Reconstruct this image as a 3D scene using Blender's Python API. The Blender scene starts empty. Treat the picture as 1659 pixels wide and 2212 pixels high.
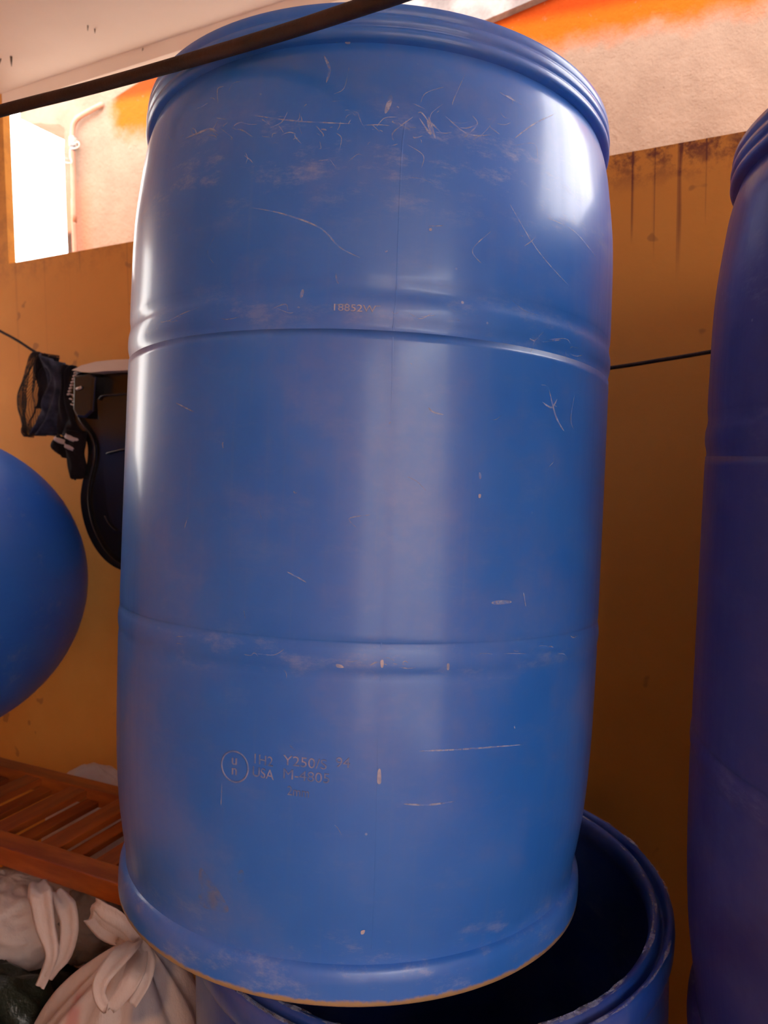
import bpy, bmesh, math, random
from math import sin, cos, pi, sqrt, atan2
from mathutils import Vector, Matrix, noise
random.seed(7)
sc = bpy.context.scene
col = sc.collection

# ------------------------------------------------------------------ camera, sky, exposure
W, H, FPX = 1659.0, 2212.0, 1560.6
PITCH, ROLL = 0.0677, -0.0063
CAM = Vector((0, 0, 1.405))
cp, sp = cos(PITCH), sin(PITCH)
fwd = Vector((0, cp, -sp)); up0 = Vector((0, sp, cp)); rt0 = Vector((1, 0, 0))
cr, sr = cos(ROLL), sin(ROLL)
rgt = rt0 * cr + up0 * sr
upv = rt0 * (-sr) + up0 * cr
cam_d = bpy.data.cameras.new('camera')
cam = bpy.data.objects.new('camera', cam_d); col.objects.link(cam)
m = Matrix((rgt, upv, -fwd)).transposed().to_4x4(); m.translation = CAM
cam.matrix_world = m
cam_d.sensor_fit = 'VERTICAL'; cam_d.sensor_height = 36.0
cam_d.lens = FPX / H * 36.0
cam_d.clip_start = 0.02
cam_d.dof.use_dof = True
cam_d.dof.focus_distance = 0.66
cam_d.dof.aperture_fstop = 9.0
sc.camera = cam

world = bpy.data.worlds.new('sky'); sc.world = world; world.use_nodes = True
bg = world.node_tree.nodes['Background']
bg.inputs[0].default_value = (1.0, 0.93, 0.87, 1)
bg.inputs[1].default_value = 6.0
sc.view_settings.view_transform = 'Standard'
sc.view_settings.look = 'None'
sc.view_settings.gamma = 1.0
sc.view_settings.exposure = 0.5
sc.view_settings.use_curve_mapping = False
sc.cycles.max_bounces = 10
sc.cycles.diffuse_bounces = 8
sc.cycles.use_denoising = True

# ------------------------------------------------------------------ frames of reference
NV = Vector((0.42589, 0.90477, 0)); TV = Vector((0.90477, -0.42589, 0)); ZV = Vector((0, 0, 1))
def wp(t, n, z): return TV * t + NV * n + ZV * z
def ray(x, y): return rgt * ((x - W / 2) / FPX) + upv * (-(y - H / 2) / FPX) + fwd
def on_wall(x, y, off):          # a photographed point at distance off along the wall's normal -> (t, z)
    d = ray(x, y); p = CAM + d * (off / d.dot(NV)); return p.dot(TV), p.z
def on_level(x, y, z):
    d = ray(x, y); return CAM + d * ((z - CAM.z) / d.z)
def at_depth(x, y, Y):
    d = ray(x, y); return CAM + d * (Y / d.y)
SILL, LINTEL, CEIL, WOFF = 1.888, 2.252, 2.282, 1.22

# ------------------------------------------------------------------ materials
class N:
    def __init__(s, name):
        s.m = bpy.data.materials.new(name); s.m.use_nodes = True
        s.t = s.m.node_tree; s.b = s.t.nodes['Principled BSDF']
        s.tc = s.t.nodes.new('ShaderNodeTexCoord')
        s.obj = s.tc.outputs['Object']
    def node(s, k, **kw):
        n = s.t.nodes.new(k)
        for a, v in kw.items(): setattr(n, a, v)
        return n
    def put(s, sock, v):
        if hasattr(v, 'is_linked') or isinstance(v, bpy.types.NodeSocket): s.t.links.new(v, sock)
        elif isinstance(v, tuple) and len(v) == 3 and sock.type == 'RGBA': sock.default_value = (*v, 1)
        else: sock.default_value = v
    def math(s, op, a, b=0.0, c=None, clamp=False):
        n = s.node('ShaderNodeMath', operation=op, use_clamp=clamp)
        s.put(n.inputs[0], a); s.put(n.inputs[1], b)
        if c is not None: s.put(n.inputs[2], c)
        return n.outputs[0]
    def sep(s, v):
        n = s.node('ShaderNodeSeparateXYZ'); s.put(n.inputs[0], v); return n.outputs
    def comb(s, x, y, z):
        n = s.node('ShaderNodeCombineXYZ'); s.put(n.inputs[0], x); s.put(n.inputs[1], y); s.put(n.inputs[2], z); return n.outputs[0]
    def noise(s, vec, scale=5, detail=4, rough=.55, stretch=None):
        if stretch:
            mp = s.node('ShaderNodeMapping'); s.put(mp.inputs[0], vec); mp.inputs[3].default_value = stretch; vec = mp.outputs[0]
        n = s.node('ShaderNodeTexNoise'); s.put(n.inputs['Vector'], vec)
        n.inputs['Scale'].default_value = scale; n.inputs['Detail'].default_value = detail; n.inputs['Roughness'].default_value = rough
        return n.outputs[0]
    def ramp(s, v, a, b, lo=0.0, hi=1.0):      # smooth map
        n = s.node('ShaderNodeMapRange', interpolation_type='SMOOTHSTEP')
        s.put(n.inputs[0], v); s.put(n.inputs[1], a); s.put(n.inputs[2], b); s.put(n.inputs[3], lo); s.put(n.inputs[4], hi)
        return n.outputs[0]
    def mix(s, f, a, b):
        n = s.node('ShaderNodeMix', data_type='RGBA')
        s.put(n.inputs[0], f); s.put(n.inputs[6], a); s.put(n.inputs[7], b); return n.outputs[2]
    def bump(s, h, strength=.3, dist=.002, normal=None):
        n = s.node('ShaderNodeBump'); n.inputs['Strength'].default_value = strength; n.inputs['Distance'].default_value = dist
        s.put(n.inputs['Height'], h)
        if normal: s.put(n.inputs['Normal'], normal)
        return n.outputs[0]
    def out(s, color=None, rough=None, spec=None, normal=None, **kw):
        if color is not None: s.put(s.b.inputs['Base Color'], color)
        if rough is not None: s.put(s.b.inputs['Roughness'], rough)
        if spec is not None: s.put(s.b.inputs['Specular IOR Level'], spec)
        if normal is not None: s.put(s.b.inputs['Normal'], normal)
        for k, v in kw.items(): s.put(s.b.inputs[k.replace('_', ' ')], v)
        return s.m

def drum_material(name, base, base2, scuffs=1.0, rough=.36):
    q = N(name)
    x, y, z = q.sep(q.obj)
    th = q.math('ARCTAN2', x, q.math('MULTIPLY', y, -1.0))
    u = q.math('MULTIPLY', th, .289)
    uv = q.comb(u, z, 0.0)
    big = q.noise(uv, 7, 3, .6)
    c = q.mix(q.ramp(big, .35, .68), base, base2)
    streak = q.noise(uv, 7, 3, .6, (18, .5, 1))
    c = q.mix(q.math('MULTIPLY', q.ramp(streak, .50, .95), .12 * scuffs), c, (.20, .25, .46))
    # worn bands where the drum has rubbed
    wear = q.noise(uv, 14, 8, .75, (1, 2.2, 1))
    bandA = q.math('MULTIPLY', q.ramp(z, .68, .745), q.ramp(z, .80, .765))
    bandB = q.math('MULTIPLY', q.ramp(z, .585, .605), q.ramp(z, .64, .62))
    bandC = q.math('MULTIPLY', q.ramp(z, .28, .30), q.ramp(z, .33, .312))
    bandD = q.ramp(z, .075, .03)
    bands = q.math('ADD', q.math('ADD', q.math('MULTIPLY', bandA, .8), q.math('MULTIPLY', bandB, .45)), q.math('ADD', q.math('MULTIPLY', bandC, .5), q.math('MULTIPLY', bandD, .8)))
    wm = q.math('MULTIPLY', q.ramp(wear, .50, .72), q.math('ADD', .12, bands), clamp=True)
    c = q.mix(q.math('MULTIPLY', wm, .55 * scuffs, clamp=True), c, (.36, .40, .58))
    # faint dusty patches
    dust = q.noise(uv, 3.2, 6, .7)
    c = q.mix(q.math('MULTIPLY', q.ramp(dust,   .44, .70), .27), c, (.25, .23, .40))
    spk = q.node('ShaderNodeTexVoronoi'); spk.inputs['Scale'].default_value = 38; q.put(spk.inputs['Vector'], uv)
    sp1 = q.math('MULTIPLY', q.ramp(spk.outputs['Distance'], .07, .03), q.ramp(q.noise(uv, 9, 2), .58, .66))
    c = q.mix(q.math('MULTIPLY', sp1, .5 * scuffs), c, (.6, .58, .62))
    # sandy dirt under the bottom ring
    dn = q.noise(uv, 30, 5, .7)
    edge = q.math('ADD', z, q.math('MULTIPLY', q.math('SUBTRACT', dn, .5), .012))
    c = q.mix(q.ramp(edge, .003, -.001), c, (.36, .24, .13))
    fine = q.noise(uv, 260, 3, .6)
    h = q.math('ADD', q.math('MULTIPLY', q.noise(uv, 22, 4, .6, (2.5, .6, 1)), .6), q.math('MULTIPLY', fine, .10))
    r = q.math('ADD', rough, q.math('ADD', q.math('MULTIPLY', wm, .2), q.math('MULTIPLY', q.ramp(streak, .4, .8), .08)))
    return q.out(c, r, .5, q.bump(h, .2, .0012), Coat_Weight=.35, Coat_Roughness=.14)

M = {}
M['drum'] = drum_material('worn_blue_plastic', (.018, .140, .60), (.030, .158, .62))
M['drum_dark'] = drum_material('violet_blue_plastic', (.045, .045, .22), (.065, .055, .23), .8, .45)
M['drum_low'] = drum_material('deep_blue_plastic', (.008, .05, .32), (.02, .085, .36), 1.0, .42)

def yellow_wall():
    q = N('ochre_painted_wall')
    x, y, z = q.sep(q.obj)
    base = q.mix(q.ramp(q.noise(q.obj, 2.2, 5, .6), .35, .7), (.62, .265, .050), (.69, .325, .070))
    d = q.math('SUBTRACT', SILL, z)                      # depth below the sill
    v2 = q.comb(x, 0.0, 0.0)
    st = q.noise(v2, 34, 3, .7)
    ln = q.noise(q.comb(x, 0.0, q.math('MULTIPLY', z, .12)), 17, 2, .5)
    length = q.ramp(ln, .42, .70, .03, .42)
    drip = q.math('MULTIPLY', q.ramp(st, .545, .63), q.ramp(d, length, q.math('MULTIPLY', length, .2)))
    grime = q.math('MULTIPLY', q.ramp(q.noise(q.obj, 28, 6, .75), .42, .62), q.ramp(d, .075, .0))
    right = q.ramp(x, -.9, -.25, .25, 1.0)
    f = q.math('MULTIPLY', q.math('ADD', q.math('MULTIPLY', drip, .95), q.math('MULTIPLY', grime, 1.0)), right, clamp=True)
    c = q.mix(f, base, (.17, .055, .035))
    specks = q.ramp(q.noise(q.obj, 21, 2, .4), .72, .76)
    c = q.mix(q.math('MULTIPLY', specks, .5), c, (.22, .09, .04))
    return q.out(c, .75, .25, q.bump(q.noise(q.obj, 60, 4), .25, .002))
M['yellow'] = yellow_wall()

def stucco():
    q = N('pink_stucco_with_orange_paint')
    x, y, z = q.sep(q.obj)
    n1 = q.noise(q.obj, 9, 5, .6)
    base = q.mix(q.ramp(n1, .3, .7), (.35, .235, .18), (.42, .29, .225))
    base = q.mix(q.math('MULTIPLY', q.ramp(z, 2.42, 2.46), q.ramp(x, -1.1, -.8)), base, (.52, .45, .44))
    pinkish = q.math('MULTIPLY', q.ramp(x, -1.78, -1.84), q.ramp(z, 2.32, 2.22))
    base = q.mix(pinkish, base, (.52, .26, .18))
    wob = q.math('MULTIPLY', q.math('SUBTRACT', q.noise(q.obj, 16, 5, .7), .5), .09)
    zl = q.math('ADD', q.math('MULTIPLY', x, -.040), 2.305)
    om = q.math('MULTIPLY', q.ramp(q.math('ADD', z, wob), q.math('SUBTRACT', zl, .015), q.math('ADD', zl, .055)),
                q.ramp(q.math('ADD', x, wob), -1.73, -1.66))
    top = q.math('ADD', 2.50, q.math('MULTIPLY', .24, q.math('ADD', x, 1.724)))
    below = q.ramp(q.math('SUBTRACT', z, top), .004, -.002)
    om = q.math('MULTIPLY', om, q.math('MAXIMUM', below, q.ramp(x, -1.32, -1.28)))
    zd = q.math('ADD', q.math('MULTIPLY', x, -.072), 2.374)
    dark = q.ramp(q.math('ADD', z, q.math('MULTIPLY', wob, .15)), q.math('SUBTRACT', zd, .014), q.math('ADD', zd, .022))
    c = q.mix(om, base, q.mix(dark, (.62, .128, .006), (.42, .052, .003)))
    c = q.mix(q.math('MULTIPLY', q.math('MULTIPLY', q.ramp(x, -1.884, -1.890), q.ramp(q.math('ADD', z, wob), 2.15, 2.12)), .9), c, (.05, .03, .025))
    pits = q.noise(q.obj, 55, 6, .75)
    dots = q.ramp(q.noise(q.obj, 75, 3, .6), .67, .72)
    c = q.mix(q.math('MULTIPLY', dots, .35), c, (.35, .22, .16))
    return q.out(c, .9, .15, q.bump(pits, 1.0, .013))
M['stucco'] = stucco()

def simple(name, c1, c2, scale=8, rough=.6, spec=.4, bump=.2, bscale=None, dist=.002, stretch=None, **kw):
    q = N(name)
    c = q.mix(q.ramp(q.noise(q.obj, scale, 5, .6, stretch), .35, .68), c1, c2)
    return q.out(c, rough, spec, q.bump(q.noise(q.obj, bscale or scale * 6, 4, .6, stretch), bump, dist), **kw)
M['lintel'] = simple('rough_grey_plaster', (.22, .19, .19), (.42, .36, .36), 14, .9, .2, .8, 50, .006)
M['ceiling'] = simple('off_white_plaster', (.86, .75, .67), (.90, .80, .73), 3, .85, .2, .3, 40)
M['concrete'] = simple('grey_concrete', (.30, .28, .26), (.40, .37, .34), 5, .9, .2, .5, 60)
M['floor'] = simple('dusty_cement_floor', (.24, .20, .17), (.32, .27, .22), 3, .8, .3, .3, 40)
M['paving'] = simple('pale_paving', (.62, .55, .48), (.70, .63, .55), 3, .9, .2, .3, 40)
M['rod'] = simple('dark_brown_rod', (.030, .014, .010), (.05, .022, .015), 20, .6, .3, .4, 200)
M['cord'] = simple('black_cord', (.02, .012, .012), (.035, .02, .018), 90, .8, .2, .5, 400)
M['dimming_wall'] = simple('pale_dimming_wall_plaster', (.60, .55, .53), (.68, .62, .60), 3, .85, .2, .3, 40)
M['steel'] = simple('rusty_nail', (.05, .035, .03), (.09, .06, .05), 90, .6, .4)
M['pipe'] = simple('pink_painted_pipe', (.42, .22, .16), (.48, .27, .2), 12, .6, .3, .3, 80)
M['tape'] = simple('grey_tape', (.20, .19, .21), (.30, .28, .30), 40, .6, .3)
M['string'] = simple('white_string', (.8, .76, .7), (.85, .82, .78), 40, .8, .2)
M['wood'] = simple('reddish_varnished_wood', (.24, .050, .014), (.44, .120, .02), 5, .38, .5, .25, 30, .001, (1, 6, 6))
M['wood_slat'] = simple('reddish_varnished_slat', (.22, .045, .012), (.38, .090, .018), 5, .38, .5, .25, 30, .001, (6, 1, 6))
M['black_plastic'] = simple('glossy_black_plastic', (.008, .007, .008), (.014, .012, .013), 6, .22, .5, .12, 20)
M['pale_lit_plastic'] = simple('pale_plastic_and_lit_top', (.62, .52, .45), (.68, .58, .5), 6, .4, .5)  # plug and catch plastic, also the painted sky light on the shell's top
M['net'] = simple('black_netting', (.012, .010, .014), (.02, .016, .022), 40, .7, .3)
M['navy'] = simple('navy_cloth', (.020, .022, .040), (.050, .054, .090), 40, .9, .15, .6, 300, .002)
M['navy2'] = simple('charcoal_cloth', (.010, .009, .014), (.018, .016, .022), 18, .9, .15, .6, 300, .002)
M['sock'] = simple('black_knit', (.010, .008, .010), (.018, .014, .016), 30, .95, .1, .6, 400, .002)
M['white_knit'] = simple('white_knit', (.50, .42, .42), (.60, .52, .50), 30, .9, .1, .6, 400, .002)
M['towel'] = simple('grey_towel', (.12, .11, .12), (.18, .16, .17), 20, .95, .1, .6, 300)
M['sack'] = simple('dark_green_bag_plastic', (.010, .016, .012), (.03, .036, .022), 6, .35, .5, .5, 30, .01)

def ball_material():
    q = N('blue_rubber')
    x, y, z = q.sep(q.obj)
    c = q.mix(q.ramp(q.noise(q.obj, 5, 5, .6), .35, .7), (.012, .10, .50), (.022, .125, .52))
    c = q.mix(q.math('MULTIPLY', q.ramp(q.noise(q.obj, 14, 7, .75), .56, .72), .25), c, (.3, .33, .45))
    h = q.math('SINE', q.math('MULTIPLY', z, 620.0))
    return q.out(c, .42, .6, q.bump(h, .05, .0006))
M['ball'] = ball_material()

def bag_material(name, tint, transl=.5, prints=False):
    q = N(name)
    n1 = q.noise(q.obj, 14, 5, .65)
    c = q.mix(q.ramp(n1, .3, .7), tint, tuple(min(1, a * 1.12) for a in tint))
    if prints:
        x, y, z = q.sep(q.obj)
        def rect(x0, x1, z0, z1, e=.006):
            return q.math('MULTIPLY', q.math('MULTIPLY', q.ramp(x, x0 - e, x0 + e), q.ramp(x, x1 + e, x1 - e)), q.math('MULTIPLY', q.ramp(z, z0 - e, z0 + e), q.ramp(z, z1 + e, z1 - e)))
        c = q.mix(q.math('MULTIPLY', rect(-.070, -.052, -.072, -.046), .55), c, (.55, .10, .09))
        c = q.mix(q.math('MULTIPLY', rect(.014, .052, -.058, -.012), .6), c, (.13, .16, .28))
        c = q.mix(q.math('MULTIPLY', rect(-.085, -.045, -.20, -.078), .5), c, (.24, .22, .38))
    bs = q.bump(q.noise(q.obj, 32, 6, .7, (2.0, 2.0, .5)), .5, .006)
    q.out(c, .35, .5, bs)
    tr = q.node('ShaderNodeBsdfTranslucent'); q.put(tr.inputs[0], c); q.put(tr.inputs[1], bs)
    mx = q.node('ShaderNodeMixShader'); mx.inputs[0].default_value = transl
    q.t.links.new(q.b.outputs[0], mx.inputs[1]); q.t.links.new(tr.outputs[0], mx.inputs[2])
    tp = q.node('ShaderNodeBsdfTransparent'); m2 = q.node('ShaderNodeMixShader'); m2.inputs[0].default_value = .12
    q.t.links.new(mx.outputs[0], m2.inputs[1]); q.t.links.new(tp.outputs[0], m2.inputs[2])
    q.t.links.new(m2.outputs[0], q.t.nodes['Material Output'].inputs[0])
    return q.m
M['bag'] = bag_material('white_bag_plastic', (.66, .56, .55), .35)
M['bag_print'] = bag_material('printed_white_bag_plastic', (.66, .55, .53), .35, True)
M['bag_grey'] = bag_material('greyish_bag_plastic', (.36, .30, .27), .35)

def scuff_material():
    q = N('pale_scuff')
    q.out((.46, .52, .74), .5, .4)
    tp = q.node('ShaderNodeBsdfTransparent'); mx = q.node('ShaderNodeMixShader')
    f = q.ramp(q.noise(q.obj, 90, 4, .7), .35, .65, .45, .95)
    q.put(mx.inputs[0], f)
    q.t.links.new(q.b.outputs[0], mx.inputs[1]); q.t.links.new(tp.outputs[0], mx.inputs[2])
    q.t.links.new(mx.outputs[0], q.t.nodes['Material Output'].inputs[0])
    return q.m
M['scuff'] = scuff_material()
def tan_material():
    q = N('tan_dirt_smear')
    q.out((.24, .25, .33), .7, .2)
    tp = q.node('ShaderNodeBsdfTransparent'); mx = q.node('ShaderNodeMixShader')
    q.put(mx.inputs[0], q.ramp(q.noise(q.obj, 60, 5, .7), .35, .6, .6, .97))
    q.t.links.new(q.b.outputs[0], mx.inputs[1]); q.t.links.new(tp.outputs[0], mx.inputs[2])
    q.t.links.new(mx.outputs[0], q.t.nodes['Material Output'].inputs[0])
    return q.m
M['tan'] = tan_material()

M['emboss'] = simple('rubbed_blue_relief', (.08, .15, .42), (.26, .27, .46), 80, .4, .5, .2, 200)
M['emboss_pale'] = simple('pale_rubbed_relief', (.22, .26, .46), (.46, .42, .52), 60, .5, .4, .2, 200)

# ------------------------------------------------------------------ helpers
def link(name, me, mat=None, parent=None, smooth=False, kind=None):
    o = bpy.data.objects.new(name, me); col.objects.link(o)
    if mat is not None: me.materials.append(mat)
    if parent is not None: o.parent = parent
    if smooth:
        for p in me.polygons: p.use_smooth = True
    if kind: o['kind'] = kind
    return o
def from_bm(name, bm, mat, parent=None, smooth=False, kind=None):
    bmesh.ops.recalc_face_normals(bm, faces=bm.faces[:])
    me = bpy.data.meshes.new(name); bm.to_mesh(me); bm.free()
    return link(name, me, mat, parent, smooth, kind)
def from_data(name, vs, fs, mat, parent=None, smooth=False, kind=None):
    me = bpy.data.meshes.new(name); me.from_pydata([tuple(v) for v in vs], [], fs); me.update()
    return link(name, me, mat, parent, smooth, kind)
def tag(o, label, cat, group=None):
    o['label'] = label; o['category'] = cat
    if group: o['group'] = group
    return o
def empty(name, label, cat, loc, group=None, quat=None):
    o = bpy.data.objects.new(name, None); col.objects.link(o); o.location = loc
    o.empty_display_size = .05
    if quat is not None: o.rotation_mode = 'QUATERNION'; o.rotation_quaternion = quat
    return tag(o, label, cat, group)
def box_bm(bm, c, s, rot=None, bevel=0.0):
    r = bmesh.ops.create_cube(bm, size=1.0)
    vs = r['verts']
    for v in vs:
        p = Vector((v.co.x * s[0], v.co.y * s[1], v.co.z * s[2]))
        v.co = (rot @ p if rot else p) + Vector(c)
    if bevel:
        es = list({e for v in vs for e in v.link_edges})
        bmesh.ops.bevel(bm, geom=es, offset=bevel, segments=2, affect='EDGES', profile=.6)
WROT = Matrix((TV, NV, ZV)).transposed()              # columns: along the wall, into the wall, up
WQ = WROT.to_quaternion()
def wall_obj(name, boxes, mat, kind='structure', parent=None, bevel=0.0):
    """boxes: (t0,t1,n0,n1,z0,z1) in wall coordinates; the object keeps those coordinates locally."""
    bm = bmesh.new()
    for t0, t1, n0, n1, z0, z1 in boxes:
        box_bm(bm, ((t0 + t1) / 2, (n0 + n1) / 2, (z0 + z1) / 2), (t1 - t0, n1 - n0, z1 - z0), None, bevel)
    o = from_bm(name, bm, mat, parent, False, kind)
    if parent is None: o.rotation_mode = 'QUATERNION'; o.rotation_quaternion = WQ
    return o
def tube(name, pts, r, mat, parent=None, seg=10, smooth=True, kind=None, closed=False):
    rs = r if isinstance(r, (list, tuple)) else [r] * len(pts)
    pts = [Vector(p) for p in pts]; n = len(pts); vs = []; fs = []
    ref = None
    for i, p in enumerate(pts):
        a = pts[(i - 1) % n] if (closed or i > 0) else p
        b = pts[(i + 1) % n] if (closed or i < n - 1) else p
        d = (b - a).normalized()
        if ref is None: ref = d.orthogonal().normalized()
        ref = (ref - d * ref.dot(d)).normalized(); s2 = d.cross(ref)
        for k in range(seg):
            a_ = 2 * pi * k / seg
            vs.append(p + (ref * cos(a_) + s2 * sin(a_)) * rs[i])
    m_ = n if closed else n - 1
    for i in range(m_):
        j = (i + 1) % n
        for k in range(seg):
            k2 = (k + 1) % seg
            fs.append((i * seg + k, i * seg + k2, j * seg + k2, j * seg + k))
    if not closed:
        fs.append(tuple(range(seg))[::-1]); fs.append(tuple((n - 1) * seg + k for k in range(seg)))
    return from_data(name, vs, fs, mat, parent, smooth, kind)
def catmull(pts, sub=6, closed=False):
    P = [Vector(p) for p in pts]; n = len(P); out = []
    rng = range(n) if closed else range(n - 1)
    for i in rng:
        g = (lambda k: P[k % n]) if closed else (lambda k: P[max(0, min(n - 1, k))])
        p0, p1, p2, p3 = g(i - 1), g(i), g(i + 1), g(i + 2)
        for s in range(sub):
            t = s / sub
            out.append(.5 * ((2 * p1) + (p2 - p0) * t + (2 * p0 - 5 * p1 + 4 * p2 - p3) * t * t + (3 * p1 - p0 - 3 * p2 + p3) * t ** 3))
    if not closed: out.append(P[-1])
    return out
def lathe(name, prof, mat, parent=None, seg=160, dent=None, closed_prof=False):
    """prof: list of (r, z). r==0 ends become fans."""
    vs = []; fs = []; idx = []
    for r, z in prof:
        if r < 1e-6:
            idx.append([len(vs)]); vs.append((0, 0, z))
        else:
            row = []
            for k in range(seg):
                a = 2 * pi * k / seg
                rr = r * (1 + (dent(a, z) if dent else 0))
                row.append(len(vs)); vs.append((rr * sin(a), -rr * cos(a), z))
            idx.append(row)
    pairs = list(zip(idx, idx[1:]))
    if closed_prof: pairs.append((idx[-1], idx[0]))
    for A, B in pairs:
        for k in range(seg):
            k2 = (k + 1) % seg
            if len(A) == 1 and len(B) == 1: continue
            if len(A) == 1: fs.append((A[0], B[k2], B[k]))
            elif len(B) == 1: fs.append((A[k], A[k2], B[0]))
            else: fs.append((A[k], A[k2], B[k2], B[k]))
    bm = bmesh.new(); bvs = [bm.verts.new(v) for v in vs]
    for f in fs: bm.faces.new([bvs[i] for i in f])
    return from_bm(name, bm, mat, parent, True)

# ------------------------------------------------------------------ the setting
OP_L = -1.566; TL, TR = -2.35, 1.35; NB = -1.6
WT = .02; GAP_T, GAP_N = .12, 1.06        # the roof stops short of the wall on the right
wall_obj('wall_back', [(TL, TR, WOFF, WOFF + WT, 0, SILL), (TL, OP_L, WOFF, WOFF + WT, SILL, CEIL),
                       (1.25, TR, WOFF, WOFF + WT, SILL, CEIL)], M['yellow'])
wall_obj('wall_left', [(TL - .12, TL, NB, WOFF + WT, 0, 1.32), (TL - .12, TL, 1.05, WOFF + WT, 1.32, CEIL), (TL - .12, TL, NB, .72, 1.32, CEIL)], M['yellow'])
wall_obj('wall_right', [(TR, TR + .12, -.25, WOFF + WT, 0, CEIL), (TR, TR + .12, NB, -.25, 0, .45), (TR, TR + .12, NB - .12, NB, 0, CEIL)], M['yellow'])
wall_obj('wall_front', [(TL - .12, .74, NB - .12, NB, 0, CEIL), (.74, TR, NB - .12, NB, 0, .45)], M['yellow'])
ceil = wall_obj('ceiling', [(TL - .12, GAP_T, NB - .12, WOFF + WT, CEIL, CEIL + .12), (GAP_T, TR + .12, NB - .12, GAP_N, CEIL, CEIL + .12)], M['ceiling'])
wall_obj('trim_1', [(OP_L, GAP_T, WOFF, WOFF + WT, LINTEL, CEIL)], M['ceiling'])
wall_obj('added_dimming_wall', [(-1.5, 4.2, -3.7, -3.55, -.1, 2.9), (4.05, 4.2, -3.55, .4, -.1, 2.9)], M['dimming_wall'])  # added unseen walls that dim the sheen reflected in the big drum
wall_obj('floor', [(TL - .12, TR + .12, NB - .12, WOFF + .13, -.1, 0)], M['floor'])
wall_obj('ground', [(-9, 9, -9, 9, -.2, -.1)], M['paving'])

# stucco house wall beyond the opening
OUT_N = 1.70; OUT_R = .42
def prism(name, outline, n0, n1, mat, parent=None, kind=None, bevel=0.0):
    """outline of (t,z) extruded from n0 to n1 (wall coordinates, local)"""
    bm = bmesh.new()
    a = [bm.verts.new((t, n0, z)) for t, z in outline]; b = [bm.verts.new((t, n1, z)) for t, z in outline]
    bm.faces.new(a); bm.faces.new(b[::-1]); k = len(outline)
    for i in range(k): bm.faces.new((a[i], b[i], b[(i + 1) % k], a[(i + 1) % k]))
    if bevel: bmesh.ops.bevel(bm, geom=bm.edges[:], offset=bevel, segments=2, affect='EDGES')
    o = from_bm(name, bm, mat, parent, False, kind)
    if parent is None: o.rotation_mode = 'QUATERNION'; o.rotation_quaternion = WQ
    return o
edge_pts = [(-1.905, -.1)]
for i in range(12):
    z = .2 * (i + 1)
    edge_pts.append((-1.905 + random.uniform(-.004, .004), z))
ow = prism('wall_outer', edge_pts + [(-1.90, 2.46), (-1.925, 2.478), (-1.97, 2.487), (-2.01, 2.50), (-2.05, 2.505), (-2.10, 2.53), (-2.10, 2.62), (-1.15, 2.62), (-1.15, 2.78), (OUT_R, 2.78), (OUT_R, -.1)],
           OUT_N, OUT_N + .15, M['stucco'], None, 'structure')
prism('concrete_lintel', [(-.92, 2.369), (-.496, 2.428), (-.382, 2.444), (OUT_R, 2.556), (OUT_R, 2.78), (-.92, 2.78)], OUT_N - .022, OUT_N + .002, M['lintel'], ow, None, .004)
wall_obj('added_sky_blocker', [(-1.15, OUT_R, 1.27, OUT_N + .15, 2.785, 2.90)], M['concrete'])  # added unseen slab, keeps part of the sky light off the stucco
# pipe on the stucco wall
def wl(px, py, n): t, z = on_wall(px, py, n); return Vector((t, n, z))
pipe = empty('conduit_pipe', 'thin pink painted pipe bending at the top of the stucco wall, tied with string', 'pipe', wp(-1.87, OUT_N - .02, .0), None, WQ)
def rel(o, v): return Vector(v) - Vector((-1.87, OUT_N - .02, .0))
pp = [wl(163, 560, 1.685), wl(161, 480, 1.685), wl(159, 400, 1.685), wl(157, 320, 1.685), wl(157, 285, 1.685), wl(160, 268, 1.685), wl(170, 254, 1.685), wl(190, 242, 1.685), wl(212, 230, 1.688), wl(222, 226, 1.70)]
pp[0].z = 0.0; pp.insert(1, wl(163, 560, 1.685))
tube('pipe_run', [rel(pipe, p) for p in catmull(pp, 5)], .0075, M['pipe'], pipe)
tube('tape_wrap', [rel(pipe, wl(158, y, 1.685)) for y in (326, 322, 312, 303, 296)], [.0076, .009, .0095, .009, .0076], M['tape'], pipe)
knot = []
for i in range(60):
    a = i / 60 * 2 * pi * 5
    knot.append(rel(pipe, wl(158, 318 - i * .35, 1.685)) + Vector((cos(a) * .0115, sin(a) * .0115, 0)))
tube('string_tie', knot, .0012, M['string'], pipe, 6)
tube('string_end', [rel(pipe, v) for v in catmull([wl(158, 312, 1.672), wl(168, 306, 1.668), (wl(171, 314, 1.668)), wl(164, 320, 1.668), wl(152, 322, 1.67), wl(151, 338, 1.67), wl(155, 350, 1.67), wl(148, 352, 1.672), wl(140, 350, 1.672)], 5)], .0011, M['string'], pipe, 6)
tube('string_end', [rel(pipe, v) for v in catmull([wl(136, 338, 1.69), wl(146, 343, 1.68), wl(154, 345, 1.672), wl(149, 352, 1.67)], 4)], .0009, M['tape'], pipe, 6)

# nails and dark splinters on the ceiling
for x, y, s in [(24, 122, 1.0), (99, 176, .9), (148, 159, .8), (240, 136, 1.1), (358, 98, 1.3), (205, 63, .6), (48, 194, .7), (190, 55, .5), (2, 127, .6), (414, 72, .6), (310, 103, .5)]:
    p = on_level(x, y, CEIL)
    tl = Vector((p.dot(TV), p.dot(NV), CEIL))
    d = Vector((random.uniform(-.5, .5), random.uniform(-.6, .2), -1)).normalized()
    tube('nail', [tl + Vector((0, 0, .002)), tl + d * .009 * s, tl + d * .020 * s], [.0024 * s, .0018 * s, .0004], M['steel'], ceil, 6)

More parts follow.
